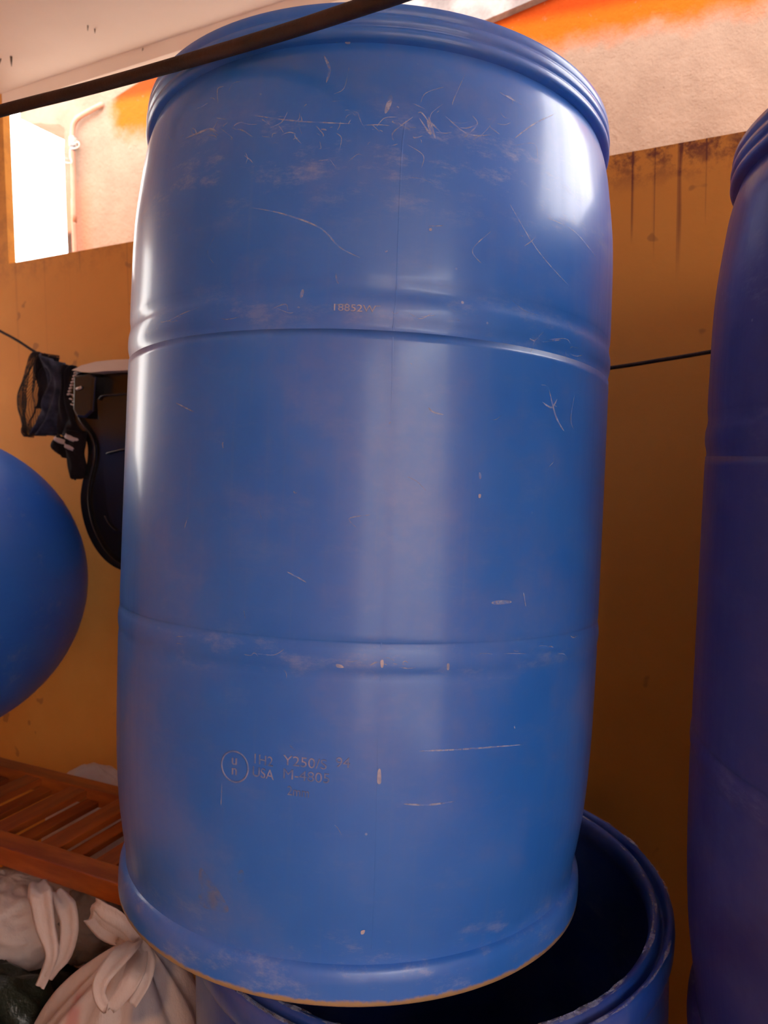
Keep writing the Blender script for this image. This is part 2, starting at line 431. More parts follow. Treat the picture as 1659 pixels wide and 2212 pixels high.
# dark rod across the ceiling in front
RX = [(-900, 490, .98), (-400, 348, .91), (0, 240, .84), (165, 198, .80), (330, 153, .745), (560, 86, .665), (760, 22, .60), (1000, -62, .54), (1500, -260, .47)]
rod = [at_depth(x, y, Y) for x, y, Y in RX]
def carry_on(a, b, t_end):                       # straight on from a through b to the side wall
    d = b - a; return b + d * ((t_end - b.dot(TV)) / d.dot(TV))
rod = [carry_on(rod[1], rod[0], TL)] + rod + [carry_on(rod[-2], rod[-1], TR)]
rod_o = tube('hanging_rod', catmull(rod, 6), .0062, M['rod'], None, 14)
tag(rod_o, 'dark brown rod running diagonally under the pale ceiling in front of the drum rim', 'rod')

# ------------------------------------------------------------------ drums
TOPR = .2785
def body_profile(hh=.885):
    k = hh / .885
    P = [(.2715, .020), (.2712, .034), (.2725, .046), (.277, .072), (.2815, .105), (.2850, .150), (.2870, .20), (.2882, .26),
         (.2885, .284), (.2882, .290), (.2884, .295), (.2892, .300), (.2896, .306), (.2892, .312), (.2883, .317), (.2880, .322), (.2884, .330),
         (.2886, .40), (.2888, .50), (.2887, .585), (.2879, .592), (.2876, .597), (.2882, .601), (.2893, .606), (.2897, .6125), (.2893, .619), (.2882, .624), (.2876, .629), (.2879, .635), (.2886, .643),
         (.2884, .68), (.2880, .72), (.2868, .75), (.2845, .775), (.2815, .80), (.2785, .822), (.2750, .838), (.2718, .848), (.2695, .856)]
    return [(r, z * k) for r, z in P]
def refine(P, step=.008):
    out = []
    V = catmull([(r, 0, z) for r, z in P], 3)
    return [(v.x, v.z) for v in V]
def prof_r(h, P=refine(body_profile())):
    for a, b in zip(P, P[1:]):
        if a[1] <= h <= b[1]: return a[0] + (b[0] - a[0]) * (h - a[1]) / max(1e-9, b[1] - a[1])
    return P[-1][0] if h > P[-1][1] else P[0][0]
def rim_profile(k=1.0):
    o = .885 * k - .885
    return [(r, z + o) for r, z in [(.2680, .8515), (.2700, .8520), (.2750, .8528), (.2780, .8545), (.2788, .8570), (.2786, .8605), (.2772, .8620), (.2766, .8630), (.2772, .8640), (.2786, .8655),
            (.2789, .8690), (.2784, .8722), (.2770, .8735), (.2764, .8745), (.2770, .8756), (.2779, .8785), (.2772, .8835), (.2750, .8850), (.2705, .8850), (.2690, .8830), (.2680, .8720), (.2670, .8600)]]
def make_drum(name, label, mat, loc, quat, hh=.885, dent=None, group=None):
    o = empty(name, label, 'drum', loc, group, quat)
    k = hh / .885
    lathe('drum_body', refine(body_profile(hh)), mat, o, 192, dent)
    lathe('top_rim', rim_profile(k), mat, o, 160)
    lathe('drum_head', [(.2672, .862 * k), (.262, .858 * k), (.20, .860 * k), (.0, .861 * k)], mat, o, 96)
    lathe('bottom_ring', [(.0, .002), (.24, .000), (.262, -.004), (.270, -.006), (.2755, -.0055), (.2780, -.003), (.2785, .002), (.2784, .014), (.2778, .021), (.2760, .026), (.2735, .0285), (.2705, .030)], mat, o, 160)
    return o
def lean_quat(lx, ly, spin=0.0):
    a = Vector((lx, ly, 1)).normalized()
    return ZV.rotation_difference(a) @ Matrix.Rotation(spin, 3, 'Z').to_quaternion()
BASE = Vector((-.0444, .8867, CAM.z - .4937)); LX, LY = .0467, .0611
dq = lean_quat(LX, LY)
drum = make_drum('blue_drum', 'big scuffed blue plastic drum with raised lettering, standing on the open barrel', M['drum'], BASE, dq,
                 dent=lambda a, z: .0012 * sin(3 * a + z * 4) * sin(z * 3.5))
def drum_uv(px, py):
    """photographed point -> (angle, height) on the big drum's side"""
    qi = dq.inverted(); o = qi @ (CAM - BASE); d = (qi @ ray(px, py)).normalized()
    R = .288
    for _ in range(5):
        a = d.x ** 2 + d.y ** 2; b = o.x * d.x + o.y * d.y; c = o.x ** 2 + o.y ** 2 - R * R
        s = (-b - sqrt(max(0, b * b - a * c))) / a
        p = o + d * s; R = prof_r(p.z)
    return atan2(p.x, -p.y), p.z
def drum_pt(a, h, off=0.0):
    r = prof_r(h) + off
    return Vector((r * sin(a), -r * cos(a), h))
def ribbon_data(uvs, w, vs, fs, off=.0005):
    base = len(vs)
    for i, (a, h) in enumerate(uvs):
        a0, h0 = uvs[max(0, i - 1)]; a1, h1 = uvs[min(len(uvs) - 1, i + 1)]
        du, dh = (a1 - a0) * .289, h1 - h0; L = sqrt(du * du + dh * dh) or 1
        ww = w * (1 - abs(2 * i / (len(uvs) - 1) - 1) ** 3) + .0001
        nu, nh = -dh / L * ww / 2, du / L * ww / 2
        vs.append(drum_pt(a + nu / .289, h + nh, off)); vs.append(drum_pt(a - nu / .289, h - nh, off))
        if i: k = base + 2 * i; fs.append((k - 2, k - 1, k + 1, k))
def polyline_uv(pts, step=7):
    V = catmull([(x, y, 0) for x, y in pts], 8)
    return [drum_uv(v.x, v.y) for v in V]
vs, fs = [], []
SCR = [([(543, 449), (610, 462), (690, 492), (735, 535), (780, 558)], 3.0), ([(832, 246), (840, 225), (846, 205)], 10), ([(836, 240), (845, 208)], 6),
       ([(868, 1736), (925, 1738), (985, 1730)], 4), ([(925, 880), (935, 890), (958, 896)], 3), ([(1185, 840), (1200, 900), (1218, 932)], 5), ([(1170, 868), (1190, 880), (1203, 862)], 4),
       ([(1240, 855), (1232, 905), (1240, 930)], 4), ([(1100, 440), (1160, 540), (1230, 620)], 2.0), ([(1040, 570), (1020, 540), (1060, 500)], 2), ([(620, 1235), (640, 1245), (662, 1258)], 3),
       ([(1180, 470), (1240, 500), (1290, 560)], 2.2), ([(905, 255), (930, 290), (925, 262), (955, 290)], 5), ([(960, 250), (1010, 290), (1060, 292)], 3), ([(1035, 1020), (1037, 1035)], 6),
       ([(925, 252), (940, 300)], 5), ([(1000, 300), (1030, 270), (1020, 250)], 3), ([(1110, 300), (1150, 270), (1200, 245)], 3), ([(770, 1140), (755, 1120), (800, 1112)], 2),
       ([(550, 250), (640, 262), (760, 268)], 3), ([(700, 120), (712, 150), (705, 180)], 6), ([(400, 300), (450, 280), (470, 285)], 5), ([(655, 625), (650, 645)], 7), ([(380, 870), (420, 890)], 3),
       ([(1130, 1280), (1135, 1310)], 3), ([(1060, 1302), (1105, 1300)], 9), ([(905, 1622), (1000, 1618), (1130, 1608)], 3.5), ([(480, 1690), (478, 1740)], 3), ([(920, 1060), (900, 1040), (880, 1030)], 2)]
for pts, wpx in SCR: ribbon_data(polyline_uv(pts), wpx * .00042, vs, fs)
rs = random.Random(3)
for i in range(170):          # rubbed band below the rim and along both ribs
    z = rs.random()
    if z < .55: x, y = rs.gauss(760, 260), 275 + rs.gauss(0, 38)
    elif z < .72: x, y = rs.uniform(320, 1250), None
    elif z < .88: x, y = rs.uniform(300, 1240), -1
    else: x, y = rs.uniform(330, 1240), rs.uniform(350, 2000)
    if y is None: y = 664 + (x - 760) ** 2 / 3150 + (x - 760) * .045 + rs.gauss(0, 5)
    elif y == -1: y = 1434 - (x - 800) ** 2 / 3300 + rs.gauss(0, 5)
    if x < 330 or x > 1240: continue
    L = rs.uniform(8, 80) * rs.random() + 5; a = rs.gauss(0, .75) if z < .88 else rs.uniform(0, pi)
    if z >= .55 and z < .88: a = rs.gauss(0, .12)
    x2, y2 = x + L * cos(a), y + L * sin(a); bx, by = (x + x2) / 2 + rs.gauss(0, L * .16), (y + y2) / 2 + rs.gauss(0, L * .16)
    ribbon_data(polyline_uv([(x, y), (bx, by), (x2, y2)]), (.8 + 2.6 * rs.random() ** 2) * .00042, vs, fs, .0004 + rs.random() * .0004)
from_data('scratches', vs, fs, M['scuff'], drum, True, 'stuff')
# blobs: pale nicks and the tan smears
def blob(pts, mat, name, off=.0007):
    V = catmull([(x, y, 0) for x, y in pts], 5, True)
    cx = sum(v.x for v in V) / len(V); cy = sum(v.y for v in V) / len(V)
    vs = [drum_pt(*drum_uv(cx, cy), off)]; n = len(V); fs = []
    for ring in (.35, .7, 1.0):
        for v in V: vs.append(drum_pt(*drum_uv(cx + (v.x - cx) * ring, cy + (v.y - cy) * ring), off))
    for k in range(n):
        k2 = (k + 1) % n; fs.append((0, 1 + k, 1 + k2))
        for r_ in (0, 1): fs.append((1 + r_ * n + k, 1 + (r_ + 1) * n + k, 1 + (r_ + 1) * n + k2, 1 + r_ * n + k2))
    return from_data(name, vs, fs, mat, drum, True)
blob([(432, 1878), (448, 1888), (490, 1950), (492, 1970), (465, 1966), (432, 1950)], M['tan'], 'dirt_smear')
blob([(516, 1882), (526, 1880), (527, 1902), (514, 1904)], M['tan'], 'dirt_smear')
for q in [[(816, 1664), (822, 1662), (823, 1690), (815, 1690)], [(822, 1427), (828, 1426), (828, 1440), (823, 1441)], [(965, 1434), (970, 1434), (969, 1446), (965, 1446)],
          [(727, 1434), (738, 1436), (742, 1442), (728, 1441)], [(746, 88), (756, 90), (756, 96), (747, 95)], [(927, 494), (932, 494), (932, 499), (927, 499)], [(1033, 1068), (1038, 1068), (1037, 1075), (1033, 1075)],
          [(724, 84), (730, 86), (729, 93), (722, 90)], [(780, 2010), (788, 2008), (786, 2016), (780, 2017)]]:
    blob(q, M['emboss_pale'], 'pale_nick', .0008)
# moulding seam down the front
seam = [(876, 260), (868, 330), (860, 520), (856, 640), (850, 700), (846, 850), (838, 1060), (830, 1250), (823, 1400), (822, 1460), (816, 1600), (812, 1800), (806, 1990), (803, 2050)]
svs, sfs = [], []
suv = polyline_uv(seam)
for i, (a, h) in enumerate(suv):
    for da, of in ((-.0035, -.0001), (-.0012, .00022), (.0012, .00022), (.0035, -.0001)): svs.append(drum_pt(a + da, h, of))
    if i:
        for k in range(3): b = 4 * i + k; sfs.append((b - 4, b - 3, b + 1, b))
from_data('mould_seam', svs, sfs, M['drum'], drum, True)
# raised lettering
def text_on_drum(body, px0, py0, size_m, name, px1=None, mat='emboss', shear=0.0, dy=0.0):
    cu = bpy.data.curves.new('t', 'FONT'); cu.body = body; cu.size = size_m; cu.extrude = 0.0; cu.offset = 0.0
    ob = bpy.data.objects.new('t', cu); col.objects.link(ob)
    dg = bpy.context.evaluated_depsgraph_get(); me = bpy.data.meshes.new_from_object(ob.evaluated_get(dg))
    bpy.data.objects.remove(ob); bpy.data.curves.remove(cu)
    a0, h0 = drum_uv(px0, py0)
    sx = 1.0
    wd = max(v.co.x for v in me.vertices)
    if px1 is not None: sx = (drum_uv(px1, py0)[0] - a0) * .289 / wd
    bm = bmesh.new(); bm.from_mesh(me); bpy.data.meshes.remove(me)
    bmesh.ops.remove_doubles(bm, verts=bm.verts[:], dist=1e-6)
    r = bmesh.ops.extrude_face_region(bm, geom=bm.faces[:])
    topv = {g for g in r['geom'] if isinstance(g, bmesh.types.BMVert)}
    for v in bm.verts:
        a = a0 + v.co.x * sx / .289; h = h0 + v.co.y + dy + v.co.x * shear
        v.co = drum_pt(a, h, .0009 if v in topv else -.0004)
    return from_bm(name, bm, M[mat], drum)
text_on_drum('1H2', 545, 1647, .0125, 'raised_lettering', 590, 'emboss', -.05)
text_on_drum('Y250/S', 612, 1651, .0125, 'raised_lettering', 706, 'emboss', -.03)
text_on_drum('94', 724, 1656, .0125, 'raised_lettering', 756, 'emboss', -.02)
text_on_drum('USA', 545, 1675, .0125, 'raised_lettering', 592, 'emboss', -.05)
text_on_drum('M-4805', 610, 1680, .0125, 'raised_lettering', 712, 'emboss', -.03)
text_on_drum('2mm', 620, 1716, .0115, 'raised_lettering', 668, 'emboss', -.03)
text_on_drum('18852W', 716, 671, .0085, 'raised_lettering', 812, 'emboss_pale', -.02)
text_on_drum('u', 500, 1650, .013, 'raised_lettering', 512, 'emboss'); text_on_drum('n', 500, 1672, .013, 'raised_lettering', 512, 'emboss')
ca, ch = drum_uv(507, 1656)
tube('embossed_ring', [drum_pt(ca + .0138 * cos(t) / .289, ch + .0138 * sin(t), .0) for t in [2 * pi * i / 48 for i in range(48)]], .0009, M['emboss'], drum, 8, closed=True)

# right-hand drum and what it stands on
RB = Vector((.5787, .6312, CAM.z - .5961))
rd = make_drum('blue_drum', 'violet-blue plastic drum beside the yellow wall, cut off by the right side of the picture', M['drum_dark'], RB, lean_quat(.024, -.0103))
plinth = bpy.data.objects.new('t', None); bpy.data.objects.remove(plinth)
bm = bmesh.new()
ph = RB.z - .010
for i in range(4):
    box_bm(bm, (RB.x, RB.y, ph * (i + .5) / 4), (.42, .42, ph / 4 - .004), WROT, .006)
tag(from_bm('block_plinth', bm, M['concrete']), 'grey concrete block plinth under the violet-blue drum', 'plinth')

# lower open barrel
LB = Vector((.0524, .8873, 0)); LH = CAM.z - .517
low = empty('open_barrel', 'open-topped blue barrel with a grooved rim under the big scuffed drum', 'barrel', LB)
kk = (LH - .03) / .885
lp = [(.2755, .0), (.2785, .004), (.2785, .02)] + [(min(r * 1.0, .290), z * (LH - .05) / .80) for r, z in refine(body_profile()) if .03 < z < .72] + [(.2878, LH - .06), (.2870, LH - .035)]
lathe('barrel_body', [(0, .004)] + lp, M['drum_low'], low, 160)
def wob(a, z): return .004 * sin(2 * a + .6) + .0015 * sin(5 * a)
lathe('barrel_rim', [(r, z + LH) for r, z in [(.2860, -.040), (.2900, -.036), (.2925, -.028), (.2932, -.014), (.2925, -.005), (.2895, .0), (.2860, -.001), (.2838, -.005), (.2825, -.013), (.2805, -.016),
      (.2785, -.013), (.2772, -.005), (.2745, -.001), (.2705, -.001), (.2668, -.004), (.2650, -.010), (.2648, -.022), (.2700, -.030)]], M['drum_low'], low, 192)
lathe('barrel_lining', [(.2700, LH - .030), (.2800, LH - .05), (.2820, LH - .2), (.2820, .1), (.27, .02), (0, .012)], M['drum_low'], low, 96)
# scuffed sandy wear on the barrel rim
vs, fs = [], []
for i in range(140):
    a = rs.choice([rs.gauss(-.75, .22), rs.gauss(.75, .35), rs.uniform(-3.1, 3.1)]); L = rs.uniform(.01, .05)
    r0 = rs.choice([.2890, .2905, .2730, .2700]); b = len(vs); w = rs.uniform(.0006, .0022); zz = LH + (.0002 if r0 < .28 else .0008) - .0008 + rs.random() * .0003
    for k in range(6):
        aa = a + L / .28 * k / 5; ww = w * (1 - abs(k / 2.5 - 1) ** 2) + .0001; rr = r0 + rs.uniform(-.0003, .0003)
        vs.append(Vector(((rr + ww) * sin(aa), -(rr + ww) * cos(aa), zz))); vs.append(Vector(((rr - ww) * sin(aa), -(rr - ww) * cos(aa), zz)))
        if k: q = b + 2 * k; fs.append((q - 2, q - 1, q + 1, q))
from_data('rim_scratches', vs, fs, M['scuff'], low, True, 'stuff')

# ------------------------------------------------------------------ exercise ball
BD = Vector((-.53863, .83131, -.13714)); BR = sin(math.radians(10.37)); BDIST = 1.66
bc = CAM + BD * BDIST; br = BR * BDIST
bm = bmesh.new(); bmesh.ops.create_uvsphere(bm, u_segments=96, v_segments=64, radius=br)
for v in bm.verts: v.co.z += 0
ball = empty('exercise_ball', 'large round blue ball in front of the yellow wall at the left side', 'ball', bc)
from_bm('ball_skin', bm, M['ball'], ball, True)
tube('filler_plug', [(-.0, .0, br - .004), (0, 0, br + .001), (0, 0, br + .003)], [.012, .012, .009], M['pale_lit_plastic'], ball, 20, False)

# ------------------------------------------------------------------ folded slatted wooden stand (local frame: t, n, z)
SZ = .80
stand = empty('slatted_stand', 'folded reddish wooden slatted stand lying level above the plastic bags', 'stand', Vector((0, 0, 0)), None, WQ)
TS0, TS1 = -1.72, -.70
def part(name, boxes, mat, bevel=.003): return wall_obj(name, boxes, mat, None, stand, bevel)
part('front_rail', [(TS0, TS1, .744, .782, SZ - .032, SZ)], M['wood'])
part('back_rail', [(TS0, TS1, .952, .985, SZ - .032, SZ)], M['wood'])
def tlevel(px, py, z=SZ): return on_level(px, py, z).dot(TV)
tA = (tlevel(0, 1762) + tlevel(29, 1787)) / 2 + .004; tC = (tlevel(98, 1812) + tlevel(128, 1822)) / 2
tB = tlevel(66, 1800, SZ - .020); dt = tC - tA; wS = .042
k = -5
while tA + k * dt < TS1 - .03:
    tc_ = tA + k * dt
    if tc_ - wS / 2 > TS0 + .02:
        part('slat', [(tc_ - wS / 2, tc_ + wS / 2, .776, .958, SZ - .016, SZ - .003)], M['wood_slat'], .002)
    tb = tc_ + tB - tA
    if tb + wS / 2 < TS1 and tb - wS / 2 > TS0:
        part('slat', [(tb - .015, tb + .015, .750, .980, SZ - .031, SZ - .020)], M['wood_slat'], .002)
    k += 1
for t_ in (TS0 + .02, TS1 - .02):
    for n_ in (.763, .968):
        part('leg', [(t_ - .016, t_ + .016, n_ - .014, n_ + .014, 0, SZ - .030)], M['wood'])

def lump(name, c, r, mat, label=None, cat=None, amp=.12, freq=3.0, pleat=0, seed=0, power=2.4, parent=None, seg=(96, 56), top_pinch=0.0):
    vs, fs = [], []
    su, sv = seg
    for j in range(sv + 1):
        ph_ = pi * j / sv
        for i in range(su):
            th = 2 * pi * i / su
            d = Vector((sin(ph_) * cos(th), sin(ph_) * sin(th), cos(ph_)))
            k_ = (abs(d.x) ** power + abs(d.y) ** power + abs(d.z) ** power) ** (-1 / power)
            p = Vector((d.x * r[0], d.y * r[1], d.z * r[2])) * k_
            nn = noise.fractal(d * freq + Vector((seed, seed * 2, 0)), .8, 2.1, 4) * amp
            cre = abs(noise.noise(d * freq * 2.3 + Vector((seed * 3, 0, seed)))) * -amp * .8
            f = 1 + nn + cre
            if pleat: f += .035 * sin(th * pleat + 2 * noise.noise(d * 2 + Vector((seed, 0, 0)))) * max(0, cos(ph_)) ** .5 * sin(ph_)
            if top_pinch:
                q = max(0, cos(ph_)); s_ = 1 - top_pinch * q ** 1.2
                p.x *= s_; p.y *= s_
            vs.append(p * f)
    for j in range(sv):
        for i in range(su):
            i2 = (i + 1) % su
            fs.append((j * su + i, j * su + i2, (j + 1) * su + i2, (j + 1) * su + i))
    bm = bmesh.new(); bv = [bm.verts.new(v) for v in vs]
    for f in fs:
        try: bm.faces.new([bv[i] for i in f])
        except ValueError: pass
    bmesh.ops.remove_doubles(bm, verts=bm.verts[:], dist=1e-5)
    o = from_bm(name, bm, mat, parent, True); o.location = c
    if label: tag(o, label, cat)
    return o
def strip(name, pts, widths, mat, parent, thick=.0012, fold=.25, wdir=None, seed=0):
    """ribbon of soft plastic along pts, width vector roughly wdir, with a lengthwise crease"""
    P = catmull(pts, 6); n = len(P); vs, fs = [], []; NU = 7
    for i, p in enumerate(P):
        a, b = P[max(0, i - 1)], P[min(n - 1, i + 1)]; d = (b - a).normalized()
        wd_ = (wdir if wdir is not None else Vector((1, 0, 0))); wd_ = (wd_ - d * wd_.dot(d)).normalized(); nr = wd_.cross(d)
        x = i / (n - 1) * (len(widths) - 1); k0 = int(min(x, len(widths) - 2)); w = widths[k0] + (widths[k0 + 1] - widths[k0]) * (x - k0)
        for j in range(NU):
            u = j / (NU - 1) - .5
            off = fold * w * (cos(u * 2 * pi * 1.5) * .5 + noise.noise(Vector((u * 3, i * .18, seed))) * .7)
            vs.append(p + wd_ * (u * w) + nr * off)
    for i in range(n - 1):
        for j in range(NU - 1):
            q = i * NU + j; fs.append((q, q + 1, q + NU + 1, q + NU))
    o = from_data(name, vs, fs, mat, parent, True)
    md = o.modifiers.new('thick', 'SOLIDIFY'); md.thickness = thick; md.offset = 0
    return o

# towel between ball and stand
tw = empty('folded_towel', 'folded grey towel on the slatted stand under the blue ball', 'towel', Vector((bc.x, bc.y, SZ)), None, WQ)
th_ = bc.z - br - SZ + .003
for i in range(3):
    bm = bmesh.new(); box_bm(bm, (0, 0, th_ * (i + .5) / 3), (.14, .13, th_ / 3), None, th_ / 7)
    from_bm('fold', bm, M['towel'], tw, True)

# ------------------------------------------------------------------ sacks and bags
lump('garbage_sack', (-.70, .97, .34), (.30, .235, .36), M['sack'], 'dark green plastic sack in the lower left, under the hanging bag handles', 'sack', .10, 3.2, 0, 1, 2.6)
lump('garbage_sack', (-.345, .80, .235), (.065, .15, .25), M['sack'], 'small dark sack pressed against the open barrel under the knotted bag', 'sack', .07, 3, 0, 5, 2.8, seg=(64, 40))

# white sack behind the stand
_t, _z = on_wall(190, 1640, 1.085)
lump('white_sack', wp(_t + .02, 1.085, _z / 2), (.155, .105, _z / 2), M['bag'], 'pale plastic sack standing between the slatted stand and the yellow wall', 'bag', .035, 1.6, 0, 9, 2.1).rotation_euler.z = -.44

# left bag under the stand with hanging handles
lb = empty('carrier_bag', 'white plastic carrier bag bulging under the wooden stand, its handles hanging down', 'bag', at_depth(20, 1945, 1.12))
lump('bag_body', (0, 0, -.036), (.125, .10, .078), M['bag'], None, None, .10, 3.2, 14, 2, 2.1, lb)
def relb(px, py, Y, o): return at_depth(px, py, Y) - o.location
strip('handle', [relb(82, 1905, 1.02, lb), relb(88, 1935, .985, lb), relb(98, 2000, .97, lb), relb(112, 2060, .96, lb), relb(98, 2105, .955, lb), relb(86, 2132, .95, lb)], [.022, .032, .030, .022, .016, .014, .014], M['bag'], lb, .0012, .16, None, 3)
strip('handle', [relb(120, 1925, 1.02, lb), relb(143, 1960, .99, lb), relb(150, 2010, .975, lb), relb(138, 2060, .965, lb), relb(118, 2090, .958, lb), relb(104, 2112, .955, lb)], [.016, .026, .026, .022, .016, .013], M['bag'], lb, .0012, .16, None, 8)
# grey crinkled bag behind the handles
gb = lump('crinkled_bag', at_depth(190, 1992, 1.13), (.075, .06, .060), M['bag_grey'], 'small greyish crinkled plastic bag behind the hanging handles', 'bag', .14, 4, 11, 12, 2.0)
# knotted bag
kb = empty('knotted_bag', 'knotted white carrier bag with faint red and blue print, beside the open barrel', 'bag', at_depth(292, 2040, .93))
def knotted_body():
    vs, fs = [], []; su, sv = 120, 46
    for j in range(sv + 1):
        s_ = j / sv                                    # 0 knot, 1 bottom
        R_ = .016 + .118 * (1 - (1 - min(1, s_ * 1.25)) ** 2.0) ** .85
        if s_ > .8: R_ *= sqrt(max(0.0, 1 - ((s_ - .8) / .2) ** 2)) * .98 + .02
        z_ = -.285 * s_
        for i in range(su):
            th = 2 * pi * i / su
            pl = (1 - s_) ** 1.1 * .20
            f = 1 + pl * sin(th * 13 + 3 * noise.noise(Vector((cos(th), sin(th), s_ * 1.5)))) * .5 + .10 * noise.noise(Vector((cos(th) * 2, sin(th) * 2, s_ * 3)))
            vs.append(Vector((R_ * f * cos(th) * 1.05 - .048 * s_, R_ * f * sin(th) * .75 - .05 * s_, z_ + .012 * noise.noise(Vector((cos(th) * 2.5, sin(th) * 2.5, s_ * 4))))))
    for j in range(sv):
        for i in range(su):
            i2 = (i + 1) % su; fs.append((j * su + i, j * su + i2, (j + 1) * su + i2, (j + 1) * su + i))
    fs.append(tuple(range(su))); fs.append(tuple(sv * su + i for i in range(su))[::-1])
    return from_data('bag_body', vs, fs, M['bag_print'], kb, True)
knotted_body()
lump('knot', (0, -.004, .002), (.024, .02, .02), M['bag'], None, None, .25, 5, 9, 4, 2.0, kb, (40, 26))
def k_(px, py, Y=.84): return at_depth(px, py, Y) - kb.location
strip('handle', [k_(292, 2035, .90), k_(262, 2000, .90), k_(225, 1978, .90), k_(205, 1962, .905), k_(202, 1972, .92), k_(228, 2010, .925), k_(262, 2030, .925)], [.018, .030, .030, .022, .028, .028, .018], M['bag'], kb, .0012, .2, Vector((.3, 0, 1)), 5)
strip('handle', [k_(290, 2035, .895), k_(268, 2055, .85), k_(222, 2110, .82), k_(215, 2150, .815), k_(235, 2178, .812), k_(262, 2150, .815), k_(290, 2100, .83), k_(302, 2040, .89)], [.022, .030, .020, .014, .014, .018, .026, .020], M['bag'], kb, .0012, .14, None, 6)
strip('handle', [k_(305, 2035, .89), k_(318, 2075, .86), k_(312, 2120, .845), k_(285, 2170, .835)], [.016, .020, .016, .012], M['bag'], kb, .0012, .14, None, 9)

# ------------------------------------------------------------------ clothesline and what hangs on it
CN = 1.165
def hw(px, py, n): t, z = on_wall(px, py, n); return wp(t, n, z)
cpts = [(-520, 470), (-240, 600), (0, 715), (85, 765), (175, 800), (300, 826), (520, 850), (760, 856), (1000, 838), (1303, 797), (1420, 779), (1535, 760), (1750, 722), (2100, 655)]
cordp = [hw(x, y, CN) for x, y in cpts]
cord_o = empty('clothesline', 'thin dark cord sagging along the yellow wall, seen between the two drums', 'cord', cordp[0])
tube('line', [p - cordp[0] for p in catmull(cordp, 6)], .0031, M['cord'], cord_o, 8)
for p in (cordp[0], cordp[-1]):
    tube('nail', [p - cordp[0] - NV * .006, p - cordp[0] + NV * (WOFF - CN + .01)], .0035, M['steel'], cord_o, 8)
    
def panel(name, rows, n_off, mat, parent=None, depth=.010, folds=3, amp=.006, thick=.002, seed=0, NU=28, sub=5, puff=0.0):
    """rows: (left px, left py, right px, right py) down the piece; a soft sheet between both edges, bulging towards the room"""
    L = [hw(a, b, n_off) for a, b, c, d in rows]; Rr = [hw(c, d, n_off) for a, b, c, d in rows]
    L = catmull(L, sub); Rr = catmull(Rr, sub); vs, fs = [], []; n = len(L)
    org = parent.location if parent is not None else Vector((0, 0, 0))
    for i in range(n):
        v_ = i / (n - 1)
        for j in range(NU):
            u = j / (NU - 1); p = L[i].lerp(Rr[i], u)
            b = sin(pi * u) ** .6 * depth
            w_ = sin(2 * pi * folds * u + 2.5 * noise.noise(Vector((u * 2, v_ * 2.5, seed))) * 2) * amp * sin(pi * u) ** .5
            w2 = noise.noise(Vector((u * 5, v_ * 5, seed + 7))) * amp
            vs.append(p - NV * (b + w_ + w2) - org)
    for i in range(n - 1):
        for j in range(NU - 1):
            q = i * NU + j; fs.append((q, q + 1, q + NU + 1, q + NU))
    o = from_data(name, vs, fs, mat, parent, True)
    if thick:
        md = o.modifiers.new('thick', 'SOLIDIFY'); md.thickness = thick; md.offset = 1
    return o
# netting bag
net = panel('net_bag', [(84, 764, 128, 768), (72, 785, 126, 790), (56, 825, 122, 830), (46, 865, 118, 865), (50, 895, 112, 900), (62, 925, 104, 925), (74, 945, 100, 942)], 1.15, M['net'], None, .03, 3, .008, 0, 2, 40, 12)
wf = net.modifiers.new('net', 'WIREFRAME'); wf.thickness = .0011; wf.use_replace = True
tag(net, 'see-through black netting bag hanging at the left end of the laundry', 'net bag')
# garments
org = hw(130, 790, 1.14)
gm = empty('dark_garment', 'bunched navy and black garment hanging on the cord beside the netting bag', 'clothing', org)
panel('cloth', [(88, 762, 172, 796), (104, 800, 166, 815), (104, 840, 156, 850), (96, 880, 150, 885), (86, 905, 152, 905), (78, 925, 140, 925), (74, 936, 118, 942)], 1.125, M['navy'], gm, .022, 2, .010, .003, 4, 36, 6)
panel('cloth', [(86, 760, 130, 774), (82, 775, 126, 790), (78, 800, 116, 820), (90, 850, 108, 850), (84, 880, 100, 885)], 1.14, M['navy2'], gm, .014, 2, .006, .003, 6)
panel('cloth', [(130, 786, 198, 797), (136, 806, 172, 812), (134, 840, 172, 850), (130, 885, 182, 900), (126, 915, 190, 925), (128, 938, 188, 948)], 1.118, M['navy2'], gm, .016, 2, .006, .003, 9)
for i in range(8):
    y = 806 + i * 6.6; x = 163 - i * 2.1
    a = hw(x - 2.5, y, 1.085) - org; b = hw(x + 3, y - 1.5, 1.085) - org
    tube('stitch', [a, (a + b) / 2 - NV * .001, b], [.0018, .0022, .0018], M['white_knit'], gm, 6)
for x, y in [(157, 853), (161, 858), (153, 862), (160, 868), (156, 874)]:
    a = hw(x - 3, y - 1, 1.088) - org; b = hw(x + 3, y + 1, 1.088) - org
    tube('stitch', [a, b], .0014, M['white_knit'], gm, 6)
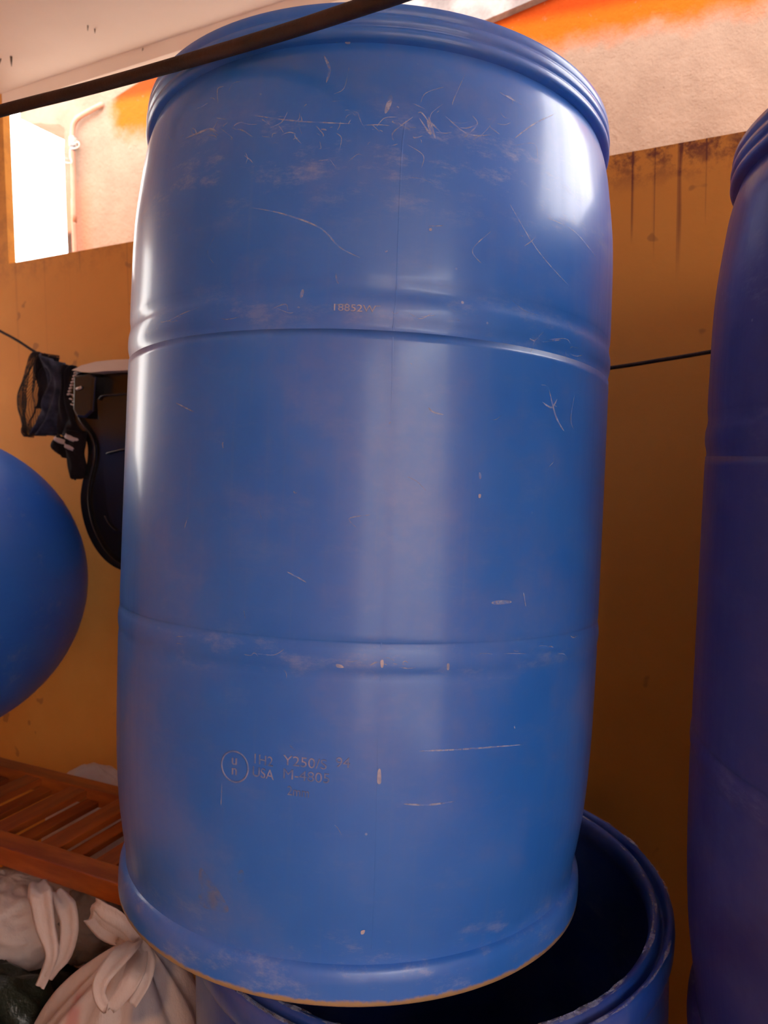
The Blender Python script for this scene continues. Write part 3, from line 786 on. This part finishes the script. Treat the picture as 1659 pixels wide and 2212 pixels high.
# socks
def sock(rows, stripes, n_off, label, seed):
    o = empty('sock', label, 'sock', hw(rows[0][0], rows[0][1], n_off), 'striped socks hanging below the dark garment')
    panel('knit', rows, n_off, M['sock'], o, .016, 1, .002, .006, seed, 20, 5)
    for st in stripes: panel('stripe', st, n_off - .0045, M['white_knit'], o, .016, 1, .002, .002, seed, 14, 3)
    return o
sock([(144, 928, 188, 936), (143, 945, 186, 960), (141, 960, 183, 975), (147, 982, 184, 990), (150, 1003, 187, 1008), (153, 1020, 186, 1020), (158, 1030, 182, 1031), (165, 1035, 176, 1035)],
     [[(146, 934, 178, 949), (144, 942, 176, 959)], [(144, 956, 174, 969), (145, 963, 170, 977)]], 1.095, 'black sock with two white stripes, the larger one, hanging toe down', 2)
sock([(128, 938, 150, 946), (122, 946, 148, 958), (115, 955, 146, 968), (114, 963, 148, 980), (120, 970, 150, 988)],
     [[(125, 940, 148, 952), (121, 948, 146, 961)]], 1.108, 'black sock with a white stripe, folded up, the smaller one on the left', 5)

# glossy black moulded shell
so = hw(270, 1000, 1.10)
sh = empty('moulded_seat_shell', 'glossy black moulded plastic shell with its sky-lit top painted pale, half hidden behind the big drum', 'plastic shell', so)
left = [(163, 806), (166, 826), (162, 850), (163, 880), (168, 902), (182, 922), (195, 942), (202, 968), (200, 1000), (191, 1038), (186, 1075), (190, 1112), (201, 1150), (220, 1186), (243, 1212), (270, 1228), (305, 1236)]
full = left + [(2 * 318 - x, y + 0) for x, y in left[::-1]]
top_c = [(2 * 318 - 190, 796), (2 * 318 - 240, 785), (300, 780), (240, 786), (200, 795)]
ol = catmull([(x, y, 0) for x, y in full + top_c], 4, True)
def shell_layer(name, pts, n0, n1, mat, bev=.006, parent=sh):
    pl = [on_wall(x, y, (n0 + n1) / 2) for x, y in pts]
    bm = bmesh.new()
    a = [bm.verts.new(wp(t, n0, z) - so) for t, z in pl]; b = [bm.verts.new(wp(t, n1, z) - so) for t, z in pl]
    fa = bm.faces.new(a); bm.faces.new(b[::-1]); k = len(pl)
    for i in range(k): bm.faces.new((a[i], b[i], b[(i + 1) % k], a[(i + 1) % k]))
    if bev: bmesh.ops.bevel(bm, geom=list(fa.edges), offset=bev, segments=4, affect='EDGES', profile=.5)
    bmesh.ops.triangulate(bm, faces=[f for f in bm.faces if len(f.verts) > 4])
    return from_bm(name, bm, mat, parent)
shell_layer('shell_back', [(v.x, v.y) for v in ol], 1.105, 1.135, M['black_plastic'], .004)
# raised outer lip following the outline
lip = []
for v in ol:
    t, z = on_wall(318 + (v.x - 318) * .975, 1000 + (v.y - 1000) * .985, 1.10); lip.append(wp(t, 1.10, z) - so)
tube('lip', lip, .003, M['black_plastic'], sh, 8, closed=True)
shell_layer('inner_panel', [(214, 862), (222, 856), (300, 852), (400, 858), (410, 900), (400, 1060), (380, 1150), (250, 1150), (238, 1100), (228, 980)], 1.085, 1.104, M['black_plastic'], .004)
shell_layer('side_block', [(170, 812), (206, 808), (218, 815), (212, 890), (196, 905), (178, 903), (168, 886)], 1.078, 1.108, M['black_plastic'], .006)
for rows_ in ([(214, 864), (222, 855), (262, 851), (300, 850)], [(230, 980), (245, 976), (262, 972), (300, 968)], [(226, 1115), (232, 1128), (242, 1140), (250, 1146)]):
    pts = [hw(x, y, 1.082) - so for x, y in rows_]
    tube('ledge', catmull(pts, 4), [.002] * (4 * (len(pts) - 1) + 1), M['black_plastic'], sh, 8)
tube('catch', [hw(166, 840, 1.076) - so, hw(172, 838, 1.074) - so, hw(176, 836, 1.076) - so], .0028, M['pale_lit_plastic'], sh, 8)
shell_layer('painted_lit_top', [(178, 803), (200, 793), (232, 785), (270, 781), (300, 780), (340, 781), (420, 790), (440, 797), (400, 800), (300, 803), (250, 805), (220, 808), (200, 807)], 1.072, 1.13, M['pale_lit_plastic'], .002)  # pale colour paints in the sky's reflection on the black shell's top
tube('hook', [hw(318, 786, 1.12) - so, hw(318, 800, CN - .003) - so, hw(318, 826, CN) - so], .003, M['steel'], sh, 8)
